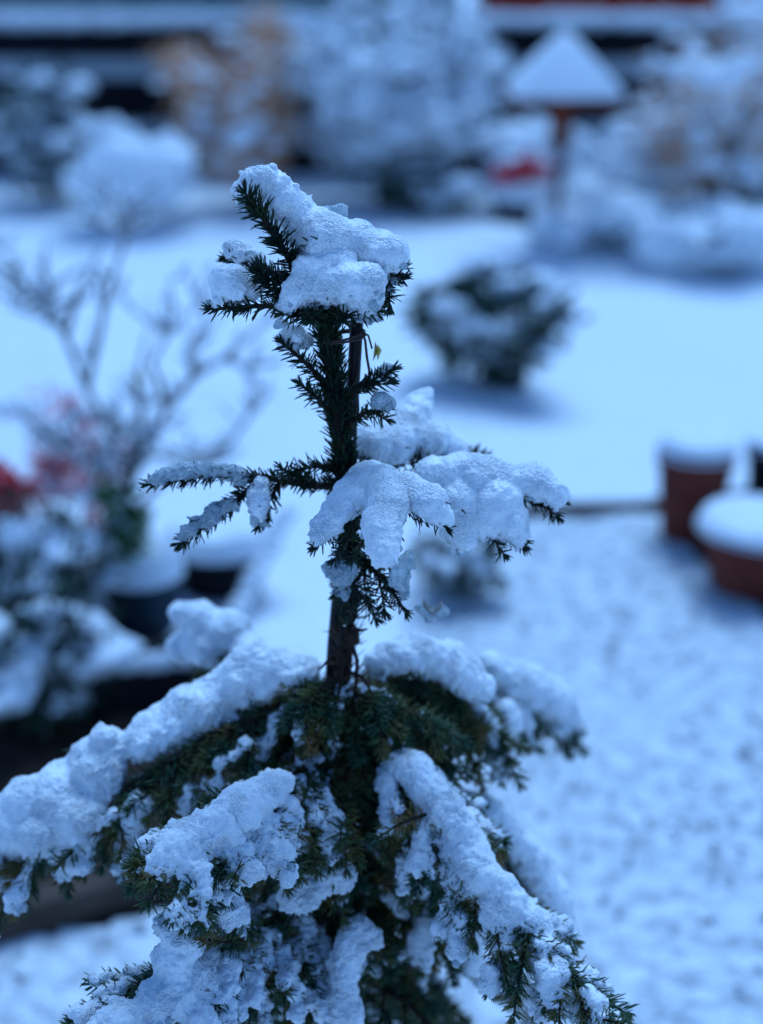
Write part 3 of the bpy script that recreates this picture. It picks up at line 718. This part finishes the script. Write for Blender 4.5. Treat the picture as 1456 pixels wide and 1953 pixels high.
# knot and dead stubs
kq = T((668, 1214, -.012)); mb.tube([kq + Vector((-.006, .01, -.012)), kq, kq + Vector((.004, -.002, .010))], [.010, .011, .005], 8)
for s in ([(662, 1225, -.01), (640, 1245, -.02), (612, 1275, -.03)], [(668, 1215, -.015), (682, 1260, -.02), (678, 1320, -.015), (665, 1370, -.01)], [(660, 1230, -.01), (650, 1300, -.018), (640, 1370, -.012)], [(668, 1205, -.012), (700, 1200, -.02)], [(655, 1290, -.008), (625, 1300, -.02), (600, 1330, -.03)], [(660, 1280, -.01), (690, 1290, -.02), (712, 1325, -.03)], [(652, 1350, -.01), (630, 1380, -.02), (622, 1420, -.03)], [(660, 1330, -.008), (676, 1390, -.02), (690, 1430, -.03)]):
    mb.tube([T(p) for p in s], [.0026] + [.002] * (len(s) - 2) + [.001], 5)
trunk = obj('trunk', mb.mesh('trunk'), M['bark'], fir)
nd = Needles()
up = [T(p) for p in [(664, 1050, 0), (656, 900, 0), (645, 780, 0), (634, 700, 0), (620, 590, 0)]]
nd.along(up, 3000, .019, 30, rad=.005)
nd.along([T((664, 1190, 0)), T((664, 1040, 0))], 1500, .018, 40, rad=.006)
obj('needles', nd.mesh('needles', .001), M['needle'], trunk, stuff=True)
nd = Needles(); nd.along([T((655, 1420, 0)), T((660, 1290, 0))], 1500, .026, 50, rad=.009); nd.along([T((664, 1310, 0)), T((664, 1195, 0))], 700, .020, 50, rad=.007)
obj('old_needles', nd.mesh('old_needles', .0006), M['needle_old'], trunk, stuff=True)

# top whorl
bough([(622, 612, 0), (590, 555, -.012), (550, 490, -.018), (510, 425, -.02), (470, 372, -.022)], r0=.0045, dens=2400, nl=.017, voxel=.0015,
      snow=[(464, 384, .022, 18), (470, 362, .018, 27), (484, 350, .012, 30), (500, 344, .012, 37), (540, 383, .012, 42), (580, 425, .012, 47), (630, 455, .006, 58), (680, 465, .006, 56), (720, 478, .004, 50), (742, 490, .0, 42)],
      ice=[(612, 402, .03, 13), (635, 403, .03, 15), (656, 398, .03, 9)], subs=[[(600, 570, -.01), (560, 560, -.02), (520, 530, -.025), (490, 520, -.02)]])
bough([(615, 602, 0), (560, 585, -.008), (500, 582, -.01), (404, 590, -.012)], r0=.003, dens=1300, voxel=.0015,
      snow=[(414, 575, -.01, 14), (430, 556, .0, 26), (450, 544, .0, 42), (474, 548, .0, 30)], ice=[(406, 580, -.012, 10)],
      subs=[[(560, 583, -.008), (530, 560, -.02), (500, 540, -.022)]])
bough([(612, 590, 0), (560, 540, .025), (500, 505, .035), (436, 495, .04)], r0=.0026, dens=1200, snow=[(440, 485, .04, 16), (462, 478, .04, 24), (490, 490, .04, 14)])
bough([(622, 608, 0), (610, 600, -.03), (590, 605, -.055)], r0=.003, dens=1500, voxel=.0015,
      snow=[(640, 500, -.012, 45), (600, 520, -.028, 46), (580, 545, -.035, 38), (560, 572, -.038, 28), (545, 582, -.038, 18), (630, 545, -.035, 42), (660, 535, -.032, 45), (690, 540, -.028, 48), (702, 570, -.025, 36), (712, 592, -.02, 22), (665, 565, -.03, 32)],
      ice=[(550, 595, -.036, 12), (600, 585, -.042, 12), (690, 600, -.025, 16), (722, 600, -.018, 14)],
      subs=[[(622, 612, -.01), (670, 600, -.025), (720, 590, -.028)], [(622, 612, -.005), (580, 600, -.035), (540, 600, -.045)], [(622, 610, -.01), (650, 600, -.035), (660, 605, -.05)]])
bough([(625, 600, 0), (690, 570, .01), (740, 540, .008), (768, 530, .004)], r0=.0026, dens=1300, voxel=.0015, snow=[(735, 478, 0, 38), (752, 492, -.002, 31), (762, 506, -.004, 20)], ice=[(755, 535, -.006, 12), (735, 560, 0, 16)],
      subs=[[(720, 548, 0), (745, 560, -.006), (742, 585, -.01)], [(740, 540, .004), (762, 520, -.008), (768, 512, -.008)]])
# small shoots of the leader
bough([(636, 760, 0), (600, 705, -.005), (540, 655, -.012)], r0=.0025, dens=1300, snow=[(548, 645, .004, 18), (562, 640, .0, 22), (580, 650, .004, 16)], ice=[(540, 622, .02, 13)])
bough([(645, 800, 0), (605, 755, -.008), (575, 735, -.012)], r0=.0022, dens=1300)
bough([(642, 770, 0), (690, 735, -.012), (748, 705, -.012)], r0=.0025, dens=1300, ice=[(728, 712, -.006, 14), (742, 700, -.008, 9)], subs=[[(690, 735, -.012), (715, 735, -.02), (740, 730, -.02)]])
bough([(650, 830, 0), (690, 785, -.014), (735, 775, -.02)], r0=.0025, dens=1100, ice=[(725, 763, -.016, 17), (738, 770, -.016, 15)], subs=[[(700, 782, -.014), (722, 792, -.022), (735, 800, -.024)]])
bough([(655, 900, 0), (620, 880, -.012), (560, 900, -.02)], r0=.0024, dens=1400)

# middle whorl
bough([(655, 928, 0), (580, 925, -.008), (500, 908, -.012), (400, 904, -.016), (286, 924, -.02)], r0=.0034, dens=1500, voxel=.0015,
      ice=[(298, 915, -.018, 12), (320, 905, -.018, 15), (345, 900, -.018, 19), (370, 898, -.017, 20), (395, 898, -.017, 21), (420, 899, -.016, 21), (445, 902, -.015, 19), (465, 908, -.014, 14)],
      snow=[(498, 925, -.02, 16), (495, 942, -.024, 23), (494, 965, -.03, 18), (492, 985, -.03, 11)],
      subs=[[(535, 918, -.01), (510, 960, -.022), (495, 1000, -.03)], [(490, 915, -.012), (440, 965, -.026), (348, 1035, -.044)], [(600, 926, -.006), (560, 905, -.02), (540, 895, -.025)]])
bough([(490, 922, -.012), (440, 970, -.026), (400, 1000, -.036), (345, 1036, -.046)], r0=.002, dens=500, voxel=.0015, ice=[(350, 1025, -.045, 20), (362, 1012, -.043, 24), (378, 1000, -.04, 24), (395, 990, -.036, 25), (415, 978, -.033, 24), (435, 962, -.028, 18)])
bough([(660, 912, 0), (700, 945, -.06), (735, 1000, -.11), (732, 1072, -.15)], r0=.0035, dens=1000, voxel=.0016,
      snow=[(700, 908, -.025, 33), (735, 918, -.05, 42), (738, 950, -.08, 48), (733, 1000, -.115, 44), (730, 1040, -.14, 38), (730, 1066, -.15, 27),
            (690, 935, -.055, 40), (655, 965, -.08, 37), (625, 995, -.092, 32), (604, 1022, -.10, 18), (780, 930, -.065, 38), (815, 955, -.08, 37), (842, 982, -.09, 24), (854, 998, -.09, 13)],
      subs=[[(700, 945, -.06), (655, 995, -.085), (604, 1042, -.098)], [(710, 945, -.065), (790, 975, -.085), (850, 1006, -.094)], [(690, 960, -.05), (670, 1020, -.08), (640, 1065, -.085)], [(720, 990, -.1), (690, 1040, -.1), (672, 1065, -.1)]])
bough([(660, 908, 0), (780, 912, .0), (900, 928, .0), (1000, 945, .0), (1070, 955, 0)], r0=.0034, dens=1050, voxel=.0017,
      snow=[(825, 905, 0, 38), (880, 905, 0, 42), (940, 912, 0, 42), (1000, 912, .0, 36), (1045, 930, 0, 34), (1070, 945, 0, 24), (1300, 900, 0, 1),
            (870, 950, -.018, 46), (880, 990, -.03, 44), (878, 1022, -.038, 28), (1300, 900, 0, 1), (945, 955, -.018, 48), (970, 995, -.028, 40), (990, 1022, -.034, 20), (925, 985, -.028, 42)],
      subs=[[(900, 932, 0), (888, 990, -.03), (880, 1032, -.042)], [(930, 942, 0), (965, 1000, -.03), (998, 1042, -.036)], [(930, 960, -.01), (930, 1010, -.04), (960, 1055, -.05)], [(1010, 955, 0), (1050, 970, -.012), (1060, 985, -.018)]])
bough([(660, 895, 0), (720, 875, .05), (800, 850, .11)], r0=.003, dens=900, snow=[(715, 842, .05, 42), (755, 848, .06, 42), (775, 805, .09, 45), (798, 775, .11, 32), (812, 752, .12, 17), (820, 832, .08, 38), (860, 852, .09, 26), (885, 860, .1, 17)],
      subs=[[(700, 885, .04), (780, 885, .05), (820, 880, .05)], [(740, 870, .06), (840, 870, .1), (925, 868, .13)]])
# hanging shoots under the front bough
bough([(664, 1040, 0), (650, 1095, -.04), (640, 1130, -.05)], r0=.0026, dens=1200, ice=[(632, 1085, -.05, 18), (652, 1100, -.052, 26), (668, 1085, -.05, 17), (650, 1130, -.05, 14)], subs=[[(664, 1060, -.01), (665, 1120, -.045), (660, 1175, -.05)], [(664, 1090, -.01), (690, 1140, -.04), (715, 1180, -.045)]])
bough([(668, 1050, 0), (730, 1095, -.05), (772, 1165, -.06)], r0=.0026, dens=1200, ice=[(785, 1050, -.06, 15), (778, 1075, -.062, 22), (768, 1105, -.06, 20), (772, 1135, -.06, 15)], subs=[[(720, 1090, -.045), (728, 1130, -.06), (735, 1165, -.065)], [(700, 1075, -.03), (690, 1110, -.05), (705, 1150, -.06)]])

# lower whorl
LOW = dict(mat_n='needle_low', dens=780, nl=.0155)
bough([(650, 1325, 0), (540, 1345, 0), (400, 1405, -.02), (250, 1500, -.04), (100, 1590, -.06), (-60, 1680, -.08)], r0=.0045, side=(32, .11), droop=.75, twig_snow=.38, tsr=(.005, .012), lump=1.4, **LOW,
      snow=[(595, 1275, .02, 26), (548, 1282, .02, 42), (490, 1285, .03, 56), (440, 1305, .03, 51), (390, 1345, .02, 51), (340, 1375, .01, 53), (290, 1400, 0, 47), (255, 1418, -.01, 31), (1300, 900, 0, 1),
            (196, 1402, -.02, 24), (198, 1440, -.02, 50), (170, 1490, -.03, 67), (110, 1515, -.04, 64), (60, 1530, -.04, 60), (20, 1565, -.05, 67), (90, 1575, -.06, 67), (50, 1605, -.06, 53), (140, 1555, -.06, 58), (118, 1610, -.06, 38), (-40, 1600, -.06, 67)],
      subs=[[(540, 1345, 0), (520, 1410, -.02), (500, 1470, -.03)], [(440, 1385, -.01), (430, 1440, -.03), (390, 1490, -.04)], [(330, 1440, -.03), (300, 1500, -.05), (250, 1540, -.07)], [(200, 1530, -.05), (240, 1580, -.08), (230, 1630, -.09)], [(90, 1600, -.06), (60, 1640, -.08), (20, 1660, -.09)], [(160, 1560, -.06), (150, 1620, -.09), (110, 1650, -.1)]])
bough([(650, 1318, .01), (560, 1300, .08), (470, 1270, .15), (350, 1240, .22)], r0=.004, side=(10, .08), droop=.5, **LOW,
      snow=[(345, 1168, .21, 26), (390, 1178, .21, 36), (435, 1205, .2, 42), (400, 1225, .2, 45), (350, 1235, .21, 34), (470, 1245, .17, 36)])
bough([(655, 1320, 0), (740, 1300, .04), (850, 1305, .07), (950, 1370, .09)], r0=.004, side=(24, .11), droop=.9, twig_snow=.15, lump=1.3, **LOW,
      snow=[(720, 1262, .05, 24), (765, 1245, .06, 34), (805, 1238, .06, 36), (850, 1262, .07, 40), (885, 1290, .07, 40), (915, 1312, .075, 28)],
      subs=[[(740, 1300, .04), (760, 1390, .0), (790, 1450, -.01)], [(800, 1300, .05), (850, 1400, .03), (870, 1490, .03)], [(850, 1305, .07), (910, 1400, .05), (920, 1500, .05)], [(700, 1310, .02), (690, 1370, -.03), (720, 1420, -.04)]])
bough([(655, 1312, .02), (800, 1280, .13), (950, 1310, .21), (1105, 1395, .3)], r0=.004, side=(18, .10), droop=.6, twig_snow=.4, **LOW,
      snow=[(935, 1272, .2, 32), (980, 1300, .22, 38), (1028, 1315, .25, 45), (1060, 1345, .27, 42), (1086, 1372, .28, 24), (1300, 900, 0, 1), (962, 1358, .17, 24), (980, 1385, .17, 17)],
      subs=[[(930, 1330, .18), (960, 1390, .17), (985, 1430, .17)], [(1050, 1370, .26), (1075, 1400, .27), (1080, 1425, .27)]])
# boughs reaching towards the viewer
bough(lump=1.7, main=[(642, 1440, 0), (540, 1490, -.08), (420, 1585, -.17), (285, 1680, -.24)], r0=.004, side=(34, .11), droop=.5, twig_snow=.62, tsr=(.005, .0115), **LOW,
      snow=[(575, 1452, -.05, 11), (545, 1485, -.1, 25), (500, 1520, -.13, 33), (450, 1552, -.16, 40), (400, 1584, -.18, 41), (350, 1614, -.2, 38), (302, 1645, -.22, 32), (1300, 900, 0, 1), (515, 1580, -.15, 28), (500, 1625, -.16, 33), (450, 1655, -.18, 28), (425, 1700, -.19, 28), (448, 1740, -.2, 30), (468, 1775, -.18, 15), (395, 1740, -.18, 16), (345, 1720, -.18, 12)],
      subs=[[(500, 1530, -.11), (520, 1620, -.15), (545, 1690, -.16)], [(430, 1580, -.165), (440, 1700, -.19), (480, 1790, -.2)], [(350, 1640, -.21), (300, 1690, -.23), (285, 1720, -.24)]])
bough(lump=1.7, main=[(622, 1660, 0), (510, 1770, -.12), (350, 1850, -.21), (170, 1990, -.3)], r0=.0042, side=(34, .12), droop=.5, twig_snow=.62, tsr=(.005, .012), **LOW,
      snow=[(318, 1765, -.22, 31), (355, 1795, -.22, 37), (320, 1840, -.23, 41), (372, 1870, -.22, 51), (300, 1900, -.25, 43), (375, 1930, -.25, 33), (235, 1940, -.28, 33), (180, 1980, -.3, 31), (1300, 900, 0, 1), (440, 1870, -.19, 24), (480, 1850, -.16, 22), (505, 1840, -.16, 18)],
      subs=[[(510, 1770, -.12), (440, 1800, -.2), (390, 1790, -.23)], [(510, 1775, -.12), (500, 1850, -.17), (520, 1920, -.18)], [(420, 1820, -.17), (420, 1900, -.22), (440, 1960, -.22)]])
bough(lump=1.5, main=[(660, 1425, 0), (740, 1450, -.03), (840, 1545, -.08), (920, 1665, -.13), (1010, 1775, -.18), (1100, 1875, -.22), (1200, 1980, -.26)], r0=.0042, side=(36, .10), droop=.6, twig_snow=.55, tsr=(.005, .0115), **LOW,
      snow=[(728, 1418, -.03, 14), (760, 1442, -.04, 22), (800, 1478, -.06, 35), (832, 1528, -.08, 38), (870, 1570, -.1, 30), (890, 1618, -.11, 45), (922, 1668, -.13, 42), (970, 1712, -.15, 35), (1020, 1760, -.17, 32), (1005, 1800, -.17, 33), (1040, 1835, -.19, 32), (1080, 1880, -.2, 39), (1045, 1920, -.2, 38), (1130, 1925, -.22, 32), (1165, 1955, -.24, 27), (1300, 900, 0, 1), (870, 1655, -.1, 28)],
      subs=[[(940, 1690, -.14), (950, 1800, -.19), (970, 1880, -.21)], [(1010, 1775, -.18), (990, 1870, -.22), (980, 1940, -.23)], [(840, 1545, -.08), (760, 1570, -.12), (720, 1600, -.13)], [(1100, 1880, -.22), (1120, 1940, -.24), (1180, 1950, -.27)]])
bough([(655, 1400, .03), (800, 1480, .06), (950, 1590, .07), (1085, 1790, .05)], r0=.004, side=(24, .11), droop=.6, twig_snow=.5, **LOW,
      snow=[(900, 1535, .05, 28), (945, 1560, .06, 34), (980, 1600, .06, 34), (1018, 1650, .06, 36), (1048, 1700, .06, 34), (1068, 1755, .05, 28), (1078, 1790, .05, 18)])
bough(lump=1.6, main=[(640, 1560, 0), (620, 1640, -.08), (590, 1730, -.13)], r0=.003, side=(10, .07), droop=.5, twig_snow=.3, **LOW,
      snow=[(640, 1588, -.07, 20), (655, 1605, -.08, 14), (1300, 900, 0, 1), (645, 1672, -.12, 26), (612, 1680, -.12, 32), (582, 1705, -.13, 28), (555, 1715, -.13, 20)])
bough(lump=1.6, main=[(632, 1730, 0), (680, 1780, -.10), (700, 1840, -.13)], r0=.003, side=(8, .07), droop=.5, **LOW,
      snow=[(712, 1788, -.12, 20), (690, 1775, -.12, 25), (665, 1805, -.13, 28), (655, 1850, -.14, 28), (650, 1900, -.155, 30), (662, 1950, -.165, 33)],
      subs=[[(660, 1770, -.08), (655, 1850, -.14), (650, 1960, -.17)]])
bough([(640, 1720, 0), (740, 1730, -.03), (840, 1790, -.06)], r0=.003, side=(10, .08), droop=.5, twig_snow=.2, **LOW, snow=[(810, 1770, -.06, 20), (835, 1766, -.06, 24), (858, 1775, -.06, 16), (1300, 900, 0, 1), (752, 1825, -.05, 20), (775, 1815, -.05, 20), (1300, 900, 0, 1), (905, 1705, -.04, 20), (900, 1745, -.04, 26), (905, 1790, -.05, 26), (920, 1840, -.05, 28)])
bough([(628, 1790, 0), (700, 1870, -.05), (770, 1905, -.08), (840, 1975, -.1)], r0=.0055, side=(10, .08), droop=.4, needles_main=False, **LOW)
for (x1, y1, d1, y0) in ((960, 1700, .10, 1480), (860, 1800, .12, 1560), (1010, 1880, .08, 1620), (800, 1930, .10, 1700), (900, 1960, .06, 1760), (420, 1640, .10, 1450), (330, 1800, .08, 1560), (480, 1900, .08, 1680), (760, 1660, .06, 1480), (960, 1830, -.02, 1600)):
    x0 = float(np.interp(y0, [1300, 1953], [655, 612]))
    bough([(x0, y0, 0), ((x0 + x1) / 2, (y0 + y1) / 2 - 40, d1 * .6), (x1, y1, d1)], r0=.0032, side=(18, .10), droop=.6, twig_snow=.25, tsr=(.004, .008), lump=1.3, **LOW)
# inner shoots that fill the skirt of the tree
random.seed(77)
for i in range(30):
    y0 = 1390 + i * 19; a = random.choice((-1, 1)) * random.uniform(.3, 1); L = 140 + (y0 - 1390) * .28
    x0 = float(np.interp(y0, [1300, 1953], [655, 612])); dx = a * L; dd = random.uniform(-.08, .10)
    bough([(x0, y0, 0), (x0 + dx * .5, y0 + 20 + random.uniform(-10, 20), dd * .5), (x0 + dx, y0 + 90 + random.uniform(-20, 50), dd)], r0=.0026, side=(7, .075), droop=.5, twig_snow=.2, tsr=(.003, .007), lump=1.5, mat_n='needle_low', dens=800, nl=.015, voxel=.002)

for i in range(22):
    y0 = random.uniform(1300, 1450); a = random.choice((-1, 1)) * random.uniform(.45, 1); L = random.uniform(120, 260)
    x0 = float(np.interp(y0, [1300, 1953], [655, 612])); dx = a * L; dd = random.uniform(-.05, .12)
    bough([(x0, y0, 0), (x0 + dx * .5, y0 + random.uniform(-10, 15), dd * .5), (x0 + dx, y0 + random.uniform(40, 130), dd)], r0=.0024, side=(7, .06), droop=.6, twig_snow=.12, tsr=(.003, .006), lump=1.4, mat_n='needle_low', dens=950, nl=.0155, voxel=.002)

# beads of meltwater on the lower needles
n = 260; q = np.array([tuple(T((random.uniform(280, 920), random.uniform(1300, 1900), random.uniform(-.14, .0)))) for _ in range(n)])
cand = [o for o in fir.children if o.name.startswith('branch')]
tipsV = []
for br in cand:
    for ch in br.children:
        if ch.name.startswith('needles'):
            nv = len(ch.data.vertices); V = np.empty(nv * 3, np.float32); ch.data.vertices.foreach_get('co', V); V = V.reshape(-1, 10, 3)[:, 9]
            tipsV.append(V[rng.random(len(V)) < .012])
tv = np.concatenate(tipsV); r = rng.uniform(.0009, .0019, len(tv))
tv[:, 2] -= r * .5
dr = obj('water_drops', blobs_mesh('water_drops', tv, np.column_stack([r, r, r * 1.15]), ICO2), M['water'], fir, stuff=True)

# stake, twine, leaves
sk = MB(); sp = [T(p) for p in [(684, 560, .014), (676, 700, .014), (668, 850, .016), (650, 1080, .018), (636, 1230, .016), (618, 1500, .014), (596, 1953, .004)]]
low = sp[-1] + (sp[-1] - sp[-2]).normalized() * ((sp[-1].z) / max(.2, -(sp[-1] - sp[-2]).normalized().z)); low.z = -.05
sk.tube(sp + [low], .0062, 12)
o = obj('stake', sk.mesh('stake'), M['stake']); tag(o, 'slim dark wooden stake standing upright behind the fir trunk', 'stake')
tw = MB()
def ring3(c, rx, ry, tilt, n=22):
    return [c + Vector((rx * math.cos(2 * math.pi * i / n), ry * math.sin(2 * math.pi * i / n), tilt * math.cos(2 * math.pi * i / n))) for i in range(n + 1)]
c = T((652, 640, .006)); tw.tube(ring3(c, .021, .017, .004), .0012, 6); tw.tube(ring3(c + Vector((0, 0, -.002)), .0215, .0175, .0025), .0012, 6)
tw.tube([T(p) for p in [(690, 632, -.01), (697, 650, -.014), (700, 680, -.012), (706, 715, -.01)]], .0013, 6)
tw.tube([T(p) for p in [(690, 632, -.01), (703, 640, -.012), (710, 665, -.012)]], .001, 6)
o = obj('twine', tw.mesh('twine'), M['twine']); tag(o, 'brown twine tying the fir leader to the stake', 'twine')
c = T((716, 650, .01)); o = obj('yellow_leaf', leaves_mesh('yellow_leaf', [tuple(c), tuple(c + Vector((.002, 0, -.003)))], np.array([[0.0, 0, -1], [.1, .1, -1]]), .019, .5), M['leaf_yellow'], sm=False)
tag(o, 'small yellow leaf caught behind the twine below the treetop', 'leaf')
# curled leaf holding a little snow
V = []; Q = []
for i in range(9):
    for j in range(7):
        u = i / 8 - .5; v = j / 6 - .5; wd = 1 - (2 * abs(u)) ** 2.2
        V.append(((u * .018), v * .010 * wd, .010 * (2 * u) ** 2 + .006 * (2 * v) ** 2 - .003 * u))
for i in range(8):
    for j in range(6): Q.append((i * 7 + j, (i + 1) * 7 + j, (i + 1) * 7 + j + 1, i * 7 + j + 1))
c = np.array(tuple(T((825, 1172, .01)))); lf = thing('curled_leaf', 'curled dead leaf cupping a little snow beside the trunk', 'leaf', tuple(c))
o = obj('blade', mesh_np('blade', np.array(V) + c, np.array(Q)), M['leaf_pale'], lf)
sl = o.modifiers.new('s', 'SOLIDIFY'); sl.thickness = .0008
C, S = chain([(800, 1158, .01, 9), (811, 1169, .01, 13), (825, 1175, .01, 15), (840, 1167, .01, 12), (848, 1152, .01, 7)], (1, 1.2, .9), .4, .1); snow_part(C, S, lf, M['ice'], .0014)
print('NEEDLES', NB[0], 'SNOW TRIS', snow_stats[0])
